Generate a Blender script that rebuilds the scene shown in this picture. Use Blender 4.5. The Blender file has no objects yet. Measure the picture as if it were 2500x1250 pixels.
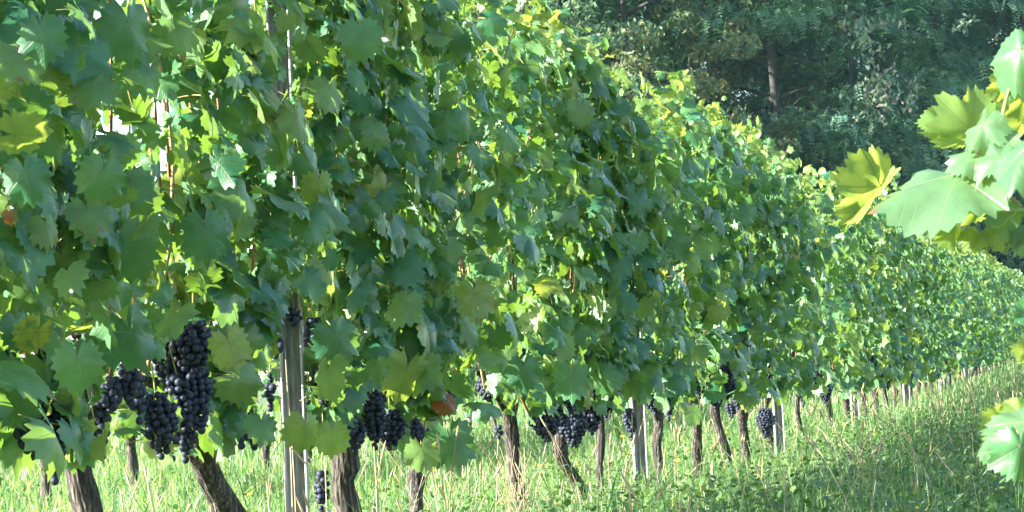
import bpy, math
import numpy as np
from mathutils import Matrix, Vector

C = bpy.context.scene.collection
RS = np.random.RandomState
pi = math.pi

# ------------------------------------------------------------------ camera
FPX, ROLL, DC, HC = 5200.0, math.radians(4.0), 2.10, 0.704      # the row of vines runs along +Y at x = 0


def _der(px, py):
    x, y = px - 1250.0, py - 625.0
    return x * math.cos(ROLL) - y * math.sin(ROLL), x * math.sin(ROLL) + y * math.cos(ROLL)


_v = _der(2740, 800)
_dY = np.array([_v[0], _v[1], FPX]); _dY /= np.linalg.norm(_dY)
_up = np.array([0, -FPX, _v[1]]); _up /= np.linalg.norm(_up)
_R = np.stack([np.cross(_dY, _up), _dY, _up])


def ray(px, py):
    a, b = _der(px, py)
    return _R @ np.array([a, b, FPX])


EYE = np.array([DC, 0.0, HC])


def on_row(px, py, x=0.0):
    r = ray(px, py)
    s = (x - DC) / r[0]
    return EYE + s * r


def at_depth(px, py, z):
    return EYE + ray(px, py) * (z / FPX)


def project(p):                                                # (n,3) -> px, py, depth
    q = (np.asarray(p) - EYE) @ _R
    a, b = q[:, 0] / q[:, 2] * FPX, q[:, 1] / q[:, 2] * FPX
    c, s = math.cos(ROLL), math.sin(ROLL)
    return 1250 + a * c + b * s, 625 - a * s + b * c, q[:, 2]


FWD = _R @ np.array([0, 0, 1.0])
cR = _R @ np.array([math.cos(ROLL), -math.sin(ROLL) * -1 * -1, 0])
cR = ray(2250, 625) - ray(1250, 625); cR /= np.linalg.norm(cR)
cU = ray(1250, 125) - ray(1250, 625); cU /= np.linalg.norm(cU)

cam = bpy.data.cameras.new('camera')
cam.sensor_width = 36.0
cam.lens = 36.0 * FPX / 2500.0
cam.clip_start, cam.clip_end = 0.05, 2000.0
camo = bpy.data.objects.new('camera', cam)
C.objects.link(camo)
camo.matrix_world = Matrix(((cR[0], cU[0], -FWD[0], EYE[0]), (cR[1], cU[1], -FWD[1], EYE[1]),
                            (cR[2], cU[2], -FWD[2], EYE[2]), (0, 0, 0, 1)))
cam.dof.use_dof = True
cam.dof.focus_distance = 8.0
cam.dof.aperture_fstop = 30.0
S = bpy.context.scene
S.camera = camo

# ------------------------------------------------------------------ light
SUN_EL, SUN_AZ = math.radians(25), math.radians(121)           # azimuth from +Y towards -X
sd = Vector((-math.sin(SUN_AZ) * math.cos(SUN_EL), math.cos(SUN_AZ) * math.cos(SUN_EL), math.sin(SUN_EL)))
world = bpy.data.worlds.new('World')
S.world = world
world.use_nodes = True
wn = world.node_tree.nodes
sky = wn.new('ShaderNodeTexSky')
sky.sky_type = 'NISHITA'
sky.sun_disc = False
sky.sun_elevation = SUN_EL
sky.sun_rotation = -SUN_AZ
world.node_tree.links.new(sky.outputs[0], wn['Background'].inputs[0])
wn['Background'].inputs[1].default_value = 0.09
sun = bpy.data.lights.new('sun', 'SUN')
sun.energy = 5.0
sun.angle = math.radians(0.5)
sun.color = (1.0, 0.95, 0.84)
suno = bpy.data.objects.new('sun', sun)
suno.rotation_euler = sd.to_track_quat('Z', 'Y').to_euler()
C.objects.link(suno)
S.view_settings.view_transform = 'Standard'
S.view_settings.look = 'None'
S.view_settings.gamma = 1.0
S.view_settings.use_curve_mapping = False
S.view_settings.exposure = 2.75
S.cycles.use_denoising = True
S.cycles.max_bounces = 8
S.cycles.transmission_bounces = 6
S.cycles.sample_clamp_indirect = 8.0


# ------------------------------------------------------------------ materials
class NT:
    def __init__(self, name):
        self.m = bpy.data.materials.new(name)
        self.m.use_nodes = True
        self.t = self.m.node_tree
        self.t.nodes.clear()

    def n(self, typ, ins=None, **kw):
        nd = self.t.nodes.new(typ)
        for k, v in kw.items():
            setattr(nd, k, v)
        for k, v in (ins or {}).items():
            self.put(nd.inputs[k], v)
        return nd

    def put(self, sock, v):
        if isinstance(v, bpy.types.NodeSocket):
            self.t.links.new(v, sock)
        elif isinstance(v, bpy.types.Node):
            self.t.links.new(v.outputs[0], sock)
        else:
            sock.default_value = v

    def math(self, op, a, b=0.0, c=0.0):
        nd = self.n('ShaderNodeMath', operation=op)
        for i, v in enumerate((a, b, c)):
            self.put(nd.inputs[i], v)
        return nd.outputs[0]

    def mix(self, f, a, b, mode='MIX'):
        nd = self.n('ShaderNodeMix', data_type='RGBA', blend_type=mode)
        self.put(nd.inputs[0], f)
        self.put(nd.inputs[6], a)
        self.put(nd.inputs[7], b)
        return nd.outputs[2]

    def ramp(self, f, stops, interp='LINEAR'):
        nd = self.n('ShaderNodeValToRGB')
        cr = nd.color_ramp
        cr.interpolation = interp
        while len(cr.elements) < len(stops):
            cr.elements.new(0.5)
        for e, (p, c) in zip(cr.elements, stops):
            e.position = p
            e.color = c if len(c) == 4 else (*c, 1)
        self.put(nd.inputs[0], f)
        return nd.outputs[0]

    def noise(self, vec, scale, detail=3.0, rough=0.55):
        nd = self.n('ShaderNodeTexNoise', {'Scale': scale, 'Detail': detail, 'Roughness': rough})
        if vec is not None:
            self.put(nd.inputs['Vector'], vec)
        return nd.outputs[0]

    def bsdf(self, **kw):
        nd = self.n('ShaderNodeBsdfPrincipled')
        for k, v in kw.items():
            self.put(nd.inputs[k], v)
        return nd

    def out(self, sh):
        o = self.n('ShaderNodeOutputMaterial')
        self.put(o.inputs[0], sh)
        return self.m


def rgb(*c):
    return (*c, 1.0)


def tint_value(t):
    """a number per leaf: object random for leaf objects plus the 'tint' attribute for joined leaves"""
    a = t.n('ShaderNodeAttribute', attribute_name='tint').outputs['Fac']
    o = t.n('ShaderNodeObjectInfo').outputs['Random']
    return t.math('FRACT', t.math('ADD', a, o))


def leaf_material(name, stops, trans, back, tfac=0.25, rough=0.36, veins=True, spec=0.42, blotch=False):
    t = NT(name)
    tv = tint_value(t)
    geo = t.n('ShaderNodeNewGeometry')
    base = t.ramp(tv, stops)
    nz = t.noise(geo.outputs['Position'], 22.0, 3.0)
    var = t.math('MULTIPLY_ADD', nz, 0.9, 0.55)
    base = t.mix(1.0, base, t.n('ShaderNodeCombineColor', {0: var, 1: var, 2: var}).outputs[0], 'MULTIPLY')
    tr = t.mix(1.0, trans, t.n('ShaderNodeCombineColor', {0: var, 1: var, 2: var}).outputs[0], 'MULTIPLY')
    tr = t.mix(t.math('MULTIPLY', tv, 0.22), tr, rgb(0.46, 0.50, 0.05))
    bump = None
    if veins:
        uv = t.n('ShaderNodeUVMap')
        sx = t.n('ShaderNodeSeparateXYZ', {0: uv.outputs[0]})
        ax = t.math('ABSOLUTE', sx.outputs[0])
        y = sx.outputs[1]
        dist = None
        for a in (0.0, 0.87, 1.95):
            ca, sa = math.cos(a), math.sin(a)
            perp = t.math('ABSOLUTE', t.math('SUBTRACT', t.math('MULTIPLY', ax, ca), t.math('MULTIPLY', y, sa)))
            along = t.math('ADD', t.math('MULTIPLY', ax, sa), t.math('MULTIPLY', y, ca))
            # branching side veins make a herringbone on either side of each main vein
            side = t.math('ABSOLUTE', t.math('SUBTRACT', t.math('FRACT', t.math('MULTIPLY', t.math('SUBTRACT', along, perp), 6.5)), 0.5))
            side = t.math('MULTIPLY_ADD', side, 0.11, 0.012)
            d = t.math('MINIMUM', perp, side)
            d = t.math('ADD', d, t.math('MULTIPLY', t.math('LESS_THAN', along, 0.0), 5.0))
            d = t.math('ADD', d, t.math('MULTIPLY', t.math('GREATER_THAN', perp, t.math('MULTIPLY', along, 0.47)), 5.0))
            dist = d if dist is None else t.math('MINIMUM', dist, d)
        vf = t.n('ShaderNodeMapRange', {0: dist, 1: 0.004, 2: 0.017, 3: 1.0, 4: 0.0}).outputs[0]
        base = t.mix(t.math('MULTIPLY', vf, 0.5), base, rgb(0.15, 0.21, 0.075))
        tr = t.mix(t.math('MULTIPLY', vf, 0.45), tr, rgb(0.10, 0.16, 0.02))
        hgt = t.math('ADD', t.math('MULTIPLY', vf, -0.7), t.math('MULTIPLY', nz, 0.8))
        bump = t.n('ShaderNodeBump', {'Strength': 0.35, 'Distance': 0.004, 'Height': hgt}).outputs[0]
    if veins:
        rr = t.math('SQRT', t.math('ADD', t.math('MULTIPLY', ax, ax), t.math('MULTIPLY', y, y)))
        n2 = t.noise(geo.outputs['Position'], 48.0, 4.0)
        ed = t.math('ADD', t.math('MULTIPLY', rr, 0.32), t.math('ADD', n2, t.math('MULTIPLY', tv, 0.16)))
        bf = t.n('ShaderNodeMapRange', {0: ed, 1: 0.98, 2: 1.06, 3: 0.0, 4: 0.85}).outputs[0]
        base = t.mix(bf, base, rgb(0.17, 0.10, 0.04))
        tr = t.mix(bf, tr, rgb(0.22, 0.10, 0.03))
        if blotch:
            gf = t.n('ShaderNodeMapRange', {0: t.math('ADD', n2, t.math('MULTIPLY', vf, 0.25)), 1: 0.48, 2: 0.62, 3: 0.0, 4: 0.9}).outputs[0]
            base = t.mix(gf, base, rgb(0.06, 0.12, 0.04))
            tr = t.mix(gf, tr, rgb(0.25, 0.40, 0.05))
    base = t.mix(geo.outputs['Backfacing'], base, t.mix(0.75, base, back))
    p = t.bsdf(**{'Base Color': base, 'Roughness': rough, 'Specular IOR Level': spec})
    if bump:
        t.put(p.inputs['Normal'], bump)
    tl = t.n('ShaderNodeBsdfTranslucent', {'Color': tr})
    ms = t.n('ShaderNodeMixShader', {0: tfac, 1: p.outputs[0], 2: tl.outputs[0]})
    return t.out(ms.outputs[0])


M = {}
LEAF_STOPS = [(0.0, (0.018, 0.092, 0.050)), (0.45, (0.028, 0.118, 0.052)), (0.82, (0.055, 0.150, 0.048)), (0.97, (0.115, 0.19, 0.045)), (1.0, (0.21, 0.24, 0.05))]
M['leaf'] = leaf_material('vine_leaf', LEAF_STOPS, rgb(0.25, 0.48, 0.05), rgb(0.10, 0.20, 0.095))
M['pale_leaf'] = leaf_material('pale_vine_leaf', [(0, (0.045, 0.115, 0.062)), (1, (0.08, 0.155, 0.078))], rgb(0.34, 0.52, 0.06), rgb(0.19, 0.27, 0.12), 0.36, 0.4)
M['yellow_leaf'] = leaf_material('yellow_vine_leaf', [(0, (0.19, 0.26, 0.03)), (1, (0.26, 0.29, 0.03))], rgb(0.48, 0.58, 0.10), rgb(0.25, 0.28, 0.08), 0.46, blotch=True)
M['red_leaf'] = leaf_material('red_vine_leaf', [(0, (0.17, 0.035, 0.02)), (1, (0.23, 0.08, 0.025))], rgb(0.6, 0.10, 0.03), rgb(0.2, 0.09, 0.06), 0.4, blotch=True)
M['young_leaf'] = leaf_material('young_vine_leaf', [(0, (0.085, 0.17, 0.045)), (1, (0.16, 0.23, 0.06))], rgb(0.46, 0.60, 0.08), rgb(0.16, 0.23, 0.10), 0.42)


def simple(name, stops, scale, rough=0.8, bump=0.0, stretch=(1, 1, 1), bdist=0.005, spec=0.3, detail=4.0, coords='Object'):
    t = NT(name)
    tc = t.n('ShaderNodeTexCoord')
    mp = t.n('ShaderNodeMapping', {'Vector': tc.outputs[coords], 'Scale': stretch})
    nz = t.noise(mp.outputs[0], scale, detail, 0.62)
    col = t.ramp(nz, stops)
    p = t.bsdf(**{'Base Color': col, 'Roughness': rough, 'Specular IOR Level': spec})
    if bump:
        b = t.n('ShaderNodeBump', {'Strength': bump, 'Distance': bdist, 'Height': nz})
        t.put(p.inputs['Normal'], b.outputs[0])
    return t.out(p.outputs[0])


M['bark'] = simple('shaggy_bark', [(0.38, (0.012, 0.011, 0.0095)), (0.52, (0.048, 0.043, 0.037)), (0.70, (0.19, 0.168, 0.143))], 130, 0.92, 1.0, (1, 1, 0.07), 0.006)
M['cane'] = simple('reddish_cane_bark', [(0.3, (0.12, 0.05, 0.025)), (0.7, (0.26, 0.12, 0.06))], 60, 0.6, 0.2, (1, 1, 0.2), 0.001)
M['pale_cane'] = simple('tan_cane_bark', [(0.3, (0.24, 0.17, 0.08)), (0.7, (0.36, 0.29, 0.15))], 60, 0.6)
M['green_stem'] = simple('green_shoot_skin', [(0.3, (0.16, 0.24, 0.05)), (0.7, (0.26, 0.30, 0.08))], 40, 0.5)
M['petiole'] = simple('petiole_skin', [(0.3, (0.20, 0.22, 0.07)), (0.7, (0.27, 0.17, 0.09))], 30, 0.5)
M['post'] = simple('weathered_post', [(0.34, (0.15, 0.155, 0.155)), (0.5, (0.28, 0.285, 0.285)), (0.7, (0.40, 0.40, 0.39))], 60, 0.6, 0.25, (1, 1, 0.15), 0.002, 0.4)
M['wire'] = simple('galvanised_wire', [(0.3, (0.25, 0.25, 0.25)), (0.7, (0.40, 0.40, 0.40))], 50, 0.4, spec=0.6)
M['ground'] = simple('turf_soil', [(0.3, (0.04, 0.075, 0.022)), (0.55, (0.075, 0.11, 0.035)), (0.8, (0.12, 0.12, 0.055))], 6, 0.95, 0.5, (1, 1, 1), 0.02)
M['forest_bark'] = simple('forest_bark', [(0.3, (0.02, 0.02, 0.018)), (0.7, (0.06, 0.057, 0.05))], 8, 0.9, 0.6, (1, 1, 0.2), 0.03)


def grape_material():
    t = NT('grape_skin_with_bloom')
    geo = t.n('ShaderNodeNewGeometry')
    r = t.n('ShaderNodeObjectInfo').outputs['Random']
    nz = t.noise(geo.outputs['Position'], 90.0, 3.0)
    f = t.n('ShaderNodeMapRange', {0: t.math('MULTIPLY_ADD', r, 0.25, nz), 1: 0.38, 2: 0.80, 3: 0.05, 4: 0.75}).outputs[0]
    col = t.mix(f, rgb(0.006, 0.008, 0.018), rgb(0.036, 0.048, 0.080))
    p = t.bsdf(**{'Base Color': col, 'Roughness': t.math('MULTIPLY_ADD', f, 0.3, 0.45), 'Specular IOR Level': 0.26})
    return t.out(p.outputs[0])


M['grape'] = grape_material()


def grass_material():
    t = NT('grass_blades')
    a = t.n('ShaderNodeAttribute', attribute_name='tint').outputs['Fac']
    col = t.ramp(a, [(0.0, (0.045, 0.115, 0.042)), (0.4, (0.085, 0.16, 0.06)), (0.78, (0.145, 0.21, 0.09)), (0.9, (0.21, 0.25, 0.13)), (0.95, (0.36, 0.30, 0.15)), (1.0, (0.42, 0.34, 0.19))])
    p = t.bsdf(**{'Base Color': col, 'Roughness': 0.42, 'Specular IOR Level': 0.45})
    tl = t.n('ShaderNodeBsdfTranslucent', {'Color': t.mix(1.0, col, rgb(2.0, 2.3, 1.2), 'MULTIPLY')})
    ms = t.n('ShaderNodeMixShader', {0: 0.38, 1: p.outputs[0], 2: tl.outputs[0]})
    return t.out(ms.outputs[0])


M['grass'] = grass_material()


def flat_leafy(name, stops, tfac=0.2, trans=(1.5, 1.7, 0.6), rough=0.5):
    t = NT(name)
    tv = tint_value(t)
    col = t.ramp(tv, stops)
    p = t.bsdf(**{'Base Color': col, 'Roughness': rough, 'Specular IOR Level': 0.35})
    tl = t.n('ShaderNodeBsdfTranslucent', {'Color': t.mix(1.0, col, rgb(*trans), 'MULTIPLY')})
    ms = t.n('ShaderNodeMixShader', {0: tfac, 1: p.outputs[0], 2: tl.outputs[0]})
    return t.out(ms.outputs[0])


M['weed'] = flat_leafy('weed_leaves', [(0, (0.05, 0.12, 0.04)), (0.6, (0.09, 0.17, 0.055)), (1, (0.15, 0.21, 0.08))], 0.3)
M['petal'] = flat_leafy('yellow_petals', [(0, (0.75, 0.50, 0.02)), (1, (0.8, 0.62, 0.05))], 0.2, (1, 1, 1))
M['straw'] = flat_leafy('dry_straw', [(0, (0.30, 0.22, 0.12)), (1, (0.46, 0.36, 0.22))], 0.1, (1, 1, 1))
M['robinia'] = flat_leafy('feathery_leaves', [(0, (0.055, 0.135, 0.105)), (0.6, (0.10, 0.205, 0.15)), (1, (0.17, 0.29, 0.18))], 0.3)
M['oak'] = flat_leafy('broad_leaves', [(0, (0.055, 0.115, 0.07)), (0.6, (0.095, 0.155, 0.085)), (0.85, (0.15, 0.16, 0.075)), (1, (0.21, 0.15, 0.075))], 0.3)
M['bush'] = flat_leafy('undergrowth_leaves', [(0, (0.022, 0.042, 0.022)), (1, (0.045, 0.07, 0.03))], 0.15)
M['seed'] = flat_leafy('pale_seed_clusters', [(0, (0.12, 0.20, 0.12)), (0.6, (0.19, 0.26, 0.16)), (0.8, (0.23, 0.23, 0.17)), (1, (0.30, 0.25, 0.21))], 0.2, (1, 1, 1))


# ------------------------------------------------------------------ mesh helpers
def mesh_np(name, V, T, mats, uv=None, tint=None, midx=None, smooth=True):
    V = np.ascontiguousarray(V, dtype=np.float32)
    T = np.ascontiguousarray(T, dtype=np.int32)
    me = bpy.data.meshes.new(name)
    k = T.shape[1]
    me.vertices.add(len(V)); me.vertices.foreach_set('co', V.ravel())
    me.loops.add(T.size); me.loops.foreach_set('vertex_index', T.ravel())
    me.polygons.add(len(T)); me.polygons.foreach_set('loop_start', np.arange(0, T.size, k, dtype=np.int32))
    if midx is not None:
        me.polygons.foreach_set('material_index', np.ascontiguousarray(midx, dtype=np.int32))
    if smooth:
        me.polygons.foreach_set('use_smooth', np.ones(len(T), dtype=bool))
    for m in (mats if isinstance(mats, (list, tuple)) else [mats]):
        me.materials.append(m)
    me.update(calc_edges=True)
    if uv is not None:
        l = me.uv_layers.new(name='UVMap')
        l.data.foreach_set('uv', np.ascontiguousarray(uv[T.ravel()], dtype=np.float32).ravel())
    if tint is not None:
        a = me.attributes.new('tint', 'FLOAT', 'POINT')
        a.data.foreach_set('value', np.ascontiguousarray(tint, dtype=np.float32))
    return me


def link(name, me, parent=None, loc=None, mat=None):
    o = bpy.data.objects.new(name, me)
    C.objects.link(o)
    if parent is not None:
        o.parent = parent
    if mat is not None:
        o.matrix_local = mat
    elif loc is not None:
        o.location = loc
    return o


def tag(o, label=None, cat=None, group=None, kind=None):
    for k, v in (('label', label), ('category', cat), ('group', group), ('kind', kind)):
        if v:
            o[k] = v
    return o


def empty(name, loc, label, cat, group=None):
    o = link(name, None, loc=loc)
    o.empty_display_size = 0.1
    return tag(o, label, cat, group)


def tube(path, rad, seg=6, cap=True, ridge=None):
    path = np.asarray(path, float)
    n = len(path)
    rad = np.broadcast_to(np.asarray(rad, float), (n,))
    tan = np.gradient(path, axis=0)
    tan /= np.linalg.norm(tan, axis=1)[:, None] + 1e-9
    ref = np.array([1.0, 0, 0]) if abs(tan[0][0]) < 0.8 else np.array([0, 1.0, 0])
    V = []
    th = np.arange(seg) / seg * 2 * pi
    for i in range(n):
        a = ref - tan[i] * np.dot(ref, tan[i]); a /= np.linalg.norm(a)
        b = np.cross(tan[i], a)
        ref = a
        r = rad[i] * (np.ones(seg) if ridge is None else ridge[i])
        V.append(path[i] + (np.cos(th) * r)[:, None] * a + (np.sin(th) * r)[:, None] * b)
    V = np.concatenate(V)
    T = []
    for i in range(n - 1):
        for j in range(seg):
            p, q = i * seg + j, i * seg + (j + 1) % seg
            T += [(p, q, q + seg), (p, q + seg, p + seg)]
    if cap:
        V = np.concatenate([V, path[:1], path[-1:]])
        for j in range(seg):
            T += [(len(V) - 2, (j + 1) % seg, j), (len(V) - 1, (n - 1) * seg + j, (n - 1) * seg + (j + 1) % seg)]
    return V, np.array(T)


def join(parts):
    V, T, o = [], [], 0
    for v, t in parts:
        V.append(v); T.append(np.asarray(t) + o); o += len(v)
    return np.concatenate(V), np.concatenate(T)


def smoothstep(a, b, x):
    t = np.clip((x - a) / (b - a), 0, 1)
    return t * t * (3 - 2 * t)


def ground_z(x, y):
    x, y = np.asarray(x, float), np.asarray(y, float)
    z = 0.13 * (1 - smoothstep(5.5, 10.5, y)) * (1 - smoothstep(0.6, 1.8, x))
    z = z + 0.02 * np.sin(x * 2.1 + 0.7) * np.sin(y * 0.9) + 0.012 * np.sin(x * 5.3) * np.sin(y * 3.7 + 1)
    return z * (1 - smoothstep(70, 80, np.abs(y)))


# ------------------------------------------------------------------ the vine leaf
def leaf_radius(phi, rng):
    d = np.degrees(np.abs(phi))
    xs = [0, 24, 50, 80, 110, 140, 163, 180]
    deep = rng.uniform(0.74, 0.99)
    ys = [1.0, deep * 0.97, 0.92, deep * 0.87, 0.76, 0.68, 0.58, 0.10]
    ys = [y * (1 + rng.uniform(-.05, .05)) for y in ys]
    base = np.interp(d, xs, ys)
    return base


def make_leaf(rng, N=36, ring=True, teeth=0.10, petiole=True, curl=1.0, flat=False):
    """unit leaf: stalk joint at the origin, tip towards +Y, upper side +Z"""
    ph = (np.arange(N) / N) * 2 * pi - pi
    sk = rng.uniform(-.06, .06)
    r = leaf_radius(ph, rng)
    saw = np.where(np.arange(N) % 2 == 0, 1 + teeth, 1 - teeth) + rng.uniform(-.045, .045, N)
    saw[0] = 1
    r = r * saw
    x, y = np.sin(ph + sk) * r * 0.92, np.cos(ph + sk) * r
    fold, droop = rng.uniform(0.05, 0.60) * curl, rng.uniform(0.02, 0.50) * curl
    wav, wp, edge = rng.uniform(0.04, 0.13) * curl, rng.uniform(0, 6), rng.uniform(-0.35, 0.45) * curl
    tw = rng.uniform(-0.25, 0.25) * curl

    def shape(x, y):
        rr = np.hypot(x, y)
        an = np.arctan2(x, y)
        z = -fold * np.abs(x) * (0.6 + 0.4 * np.abs(x)) - droop * np.where(y > 0, y * y, 0.4 * y * y) - edge * rr ** 3 * 0.5
        z += wav * rr * np.sin(5 * an + wp) + 0.5 * wav * rr * np.sin(9 * an + 2 * wp) + tw * x * y
        return np.stack([x, y, z], 1)

    V = [np.array([[0, 0, 0.0]])]
    uv = [np.array([[0, 0.0]])]
    T = []
    if ring:
        K = N // 3
        pi_ = ph[::3]
        ri = r[::3] / saw[::3] * 0.55
        xi, yi = np.sin(pi_ + sk) * ri * 0.92, np.cos(pi_ + sk) * ri
        V.append(shape(xi, yi)); uv.append(np.stack([xi, yi], 1))
        off = 1 + K
        for j in range(K):
            a, b = 1 + j, 1 + (j + 1) % K
            o0, o1, o2, o3 = (off + 3 * j, off + 3 * j + 1, off + 3 * j + 2, off + (3 * j + 3) % N)
            T += [(0, b, a), (a, o1, o0), (a, o2, o1), (a, b, o2), (b, o3, o2)]
    else:
        off = 1
        for j in range(N):
            T.append((0, off + (j + 1) % N, off + j))
    V.append(shape(x, y)); uv.append(np.stack([x, y], 1))
    V, uv = np.concatenate(V), np.concatenate(uv)
    T = np.array(T)
    mi = np.zeros(len(T), int)
    if petiole:
        q = np.linspace(0, 1, 4)
        bend = rng.uniform(-.25, .25)
        path = np.stack([bend * q * q, -0.62 * q, -0.15 * q - 0.42 * q * q], 1)
        pv, pt = tube(path, 0.021, 3, cap=False)
        T = np.concatenate([T, pt + len(V)])
        mi = np.concatenate([mi, np.ones(len(pt), int)])
        V = np.concatenate([V, pv])
        uv = np.concatenate([uv, np.full((len(pv), 2), 3.0)])
    return V, T, uv, mi


rng0 = RS(5)
LEAF_DATA = [make_leaf(rng0) for _ in range(14)]
LOW_DATA = [make_leaf(rng0, 24, False, petiole=False, teeth=0.09) for _ in range(10)]
LEAF_MESH = {}
for key in ('leaf', 'yellow_leaf', 'red_leaf', 'young_leaf', 'pale_leaf'):
    LEAF_MESH[key] = [mesh_np('vine_leaf', V, T, [M[key], M['petiole']], uv, None, mi) for V, T, uv, mi in LEAF_DATA]


def frames(nrm, tip):
    """rotation matrices with local Z = nrm and local Y as near tip as it can be"""
    n = nrm / (np.linalg.norm(nrm, axis=1)[:, None] + 1e-9)
    y = tip - n * np.sum(tip * n, 1)[:, None]
    y /= np.linalg.norm(y, axis=1)[:, None] + 1e-9
    x = np.cross(y, n)
    return np.stack([x, y, n], 2)


def joined_leaves(name, pos, Rm, sc, which, tint, data, mat):
    Vs, Ts, us, ts, off = [], [], [], [], 0
    for w, (V, T, uv, mi) in enumerate(data):
        idx = np.where(which == w)[0]
        if not len(idx):
            continue
        P = np.einsum('nij,vj->nvi', Rm[idx] * sc[idx][:, None, None], V) + pos[idx][:, None, :]
        k = len(V)
        Vs.append(P.reshape(-1, 3))
        Ts.append((T[None] + (np.arange(len(idx)) * k)[:, None, None] + off).reshape(-1, 3))
        us.append(np.tile(uv, (len(idx), 1)))
        ts.append(np.repeat(tint[idx], k))
        off += len(idx) * k
    return mesh_np(name, np.concatenate(Vs), np.concatenate(Ts), mat, np.concatenate(us), np.concatenate(ts))


def mat4(R3, s, p):
    m = np.eye(4)
    m[:3, :3] = R3 * s
    m[:3, 3] = p
    return Matrix(m.tolist())


# ------------------------------------------------------------------ setting: ground
xs = np.concatenate([np.linspace(-400, -12, 14), np.linspace(-10, 6, 65), np.linspace(8, 400, 14)])
ys = np.concatenate([np.linspace(-300, -8, 10), np.linspace(-5, 60, 131), np.linspace(64, 500, 14)])
gx, gy = np.meshgrid(xs, ys)
gz = ground_z(gx, gy)
gv = np.stack([gx.ravel(), gy.ravel(), gz.ravel()], 1)
nx = len(xs)
ii, jj = np.meshgrid(np.arange(nx - 1), np.arange(len(ys) - 1))
q = (jj * nx + ii).ravel()
gt = np.stack([q, q + 1, q + nx + 1, q + nx], 1)
g = link('ground', mesh_np('ground', gv, gt, M['ground']))
tag(g, kind='structure')


# ------------------------------------------------------------------ grass and weeds
def blades(pos, h, w, rng, lean=0.5, tint=None, curl=0.6):
    n = len(pos)
    az = rng.uniform(0, 2 * pi, n)
    side = np.stack([np.cos(az), np.sin(az), np.zeros(n)], 1)
    la = rng.uniform(0, 2 * pi, n)
    ld = np.stack([np.cos(la), np.sin(la), np.zeros(n)], 1)
    lm = np.abs(rng.normal(0, lean, n))
    V = np.zeros((n, 7, 3))
    for k, (f, wf) in enumerate(((0, 1.0), (0.4, 0.9), (0.75, 0.6), (1.0, 0.0))):
        c = pos + np.array([0, 0, 1.0]) * (h * f * (1 - 0.35 * np.minimum(lm, 1.2) * f * curl))[:, None] + ld * (h * lm * f * f)[:, None]
        if k < 3:
            V[:, 2 * k] = c - side * (w * wf / 2)[:, None]
            V[:, 2 * k + 1] = c + side * (w * wf / 2)[:, None]
        else:
            V[:, 6] = c
    T = np.array([(0, 1, 3), (0, 3, 2), (2, 3, 5), (2, 5, 4), (4, 5, 6)])
    TT = (T[None] + (np.arange(n) * 7)[:, None, None]).reshape(-1, 3)
    tt = rng.uniform(0, 0.93, n) if tint is None else tint
    dry = rng.uniform(0, 1, n) < 0.06
    tt = np.where(dry, rng.uniform(0.94, 1, n), tt)
    return V.reshape(-1, 3), TT, np.repeat(tt, 7)


def clumpy(n, x0, x1, y0, y1, rng, strength=1.0):
    x, y = rng.uniform(x0, x1, n * 2), rng.uniform(y0, y1, n * 2)
    d = 0.5 + 0.25 * (np.sin(x * 7.1 + 1.3 * np.sin(y * 5)) * np.sin(y * 6.3 + 1.7 * np.sin(x * 4)) + np.sin(x * 17 + y * 3) * np.sin(y * 14 - x * 4))
    keep = rng.uniform(0, 1, n * 2) < (0.5 + strength * (d - 0.5))
    x, y, d = x[keep][:n], y[keep][:n], d[keep][:n]
    return np.stack([x, y, ground_z(x, y)], 1), d


rg = RS(11)
GV, GT, GA, off = [], [], [], 0
for (x0, x1, y0, y1, n, hh, ww) in ((-1.2, 1.7, 4.2, 12, 46000, 0.105, 0.0052), (-1.2, 1.9, 12, 24, 34000, 0.12, 0.0085), (-1.2, 2.2, 24, 60, 36000, 0.15, 0.014),
                                    (-7, -1.2, 5, 16, 42000, 0.12, 0.0075), (-9, -1.2, 16, 40, 26000, 0.16, 0.013), (-34, -7, 9, 60, 30000, 0.24, 0.03)):
    p, d = clumpy(n, x0, x1, y0, y1, rg)
    m = len(p)
    h = hh * (0.45 + 1.1 * d) * rg.lognormal(0, 0.35, m)
    h = np.minimum(h, 0.36)
    v, t, a = blades(p, h, ww * rg.uniform(0.6, 1.4, m), rg)
    GV.append(v); GT.append(t + off); GA.append(a); off += len(v)
o = link('grass', mesh_np('grass', np.concatenate(GV), np.concatenate(GT), M['grass'], None, np.concatenate(GA)))
tag(o, 'thick sunlit grass growing along and under the vine row', 'grass', kind='stuff')

# broad-leaved weeds: stalks carrying small oval leaves
p, d = clumpy(12500, -1.0, 1.7, 4.4, 18, rg)
p2, d2 = clumpy(1500, -5, -1.0, 6, 20, rg)
p = np.concatenate([p, p2])
n = len(p)
K = 7
lp, ln, lt, ls = [], [], [], []
ht = rg.uniform(0.03, 0.17, n) * (1 + 0.5 * (rg.uniform(0, 1, n) < .15))
for k in range(K):
    f = (k + 1) / K
    az = rg.uniform(0, 2 * pi, n)
    dirv = np.stack([np.cos(az), np.sin(az), rg.uniform(0.1, 0.8, n)], 1)
    lp.append(p + np.stack([np.zeros(n), np.zeros(n), ht * f], 1) + dirv * 0.006 + rg.normal(0, .006, (n, 3)))
    lt.append(dirv)
    ln.append(np.stack([-np.cos(az) * .5, -np.sin(az) * .5, np.ones(n)], 1) + rg.normal(0, .3, (n, 3)))
    ls.append(rg.uniform(0.012, 0.040, n))
lp, ln, lt, ls = map(np.concatenate, (lp, ln, lt, ls))
ov = np.array([(0, 0, 0), (0.30, .35, .05), (0.22, .75, .02), (0, 1.05, -.1), (-.22, .75, .02), (-.30, .35, .05)])
ot = np.array([(0, 1, 5), (1, 2, 4), (1, 4, 5), (2, 3, 4)])
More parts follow.
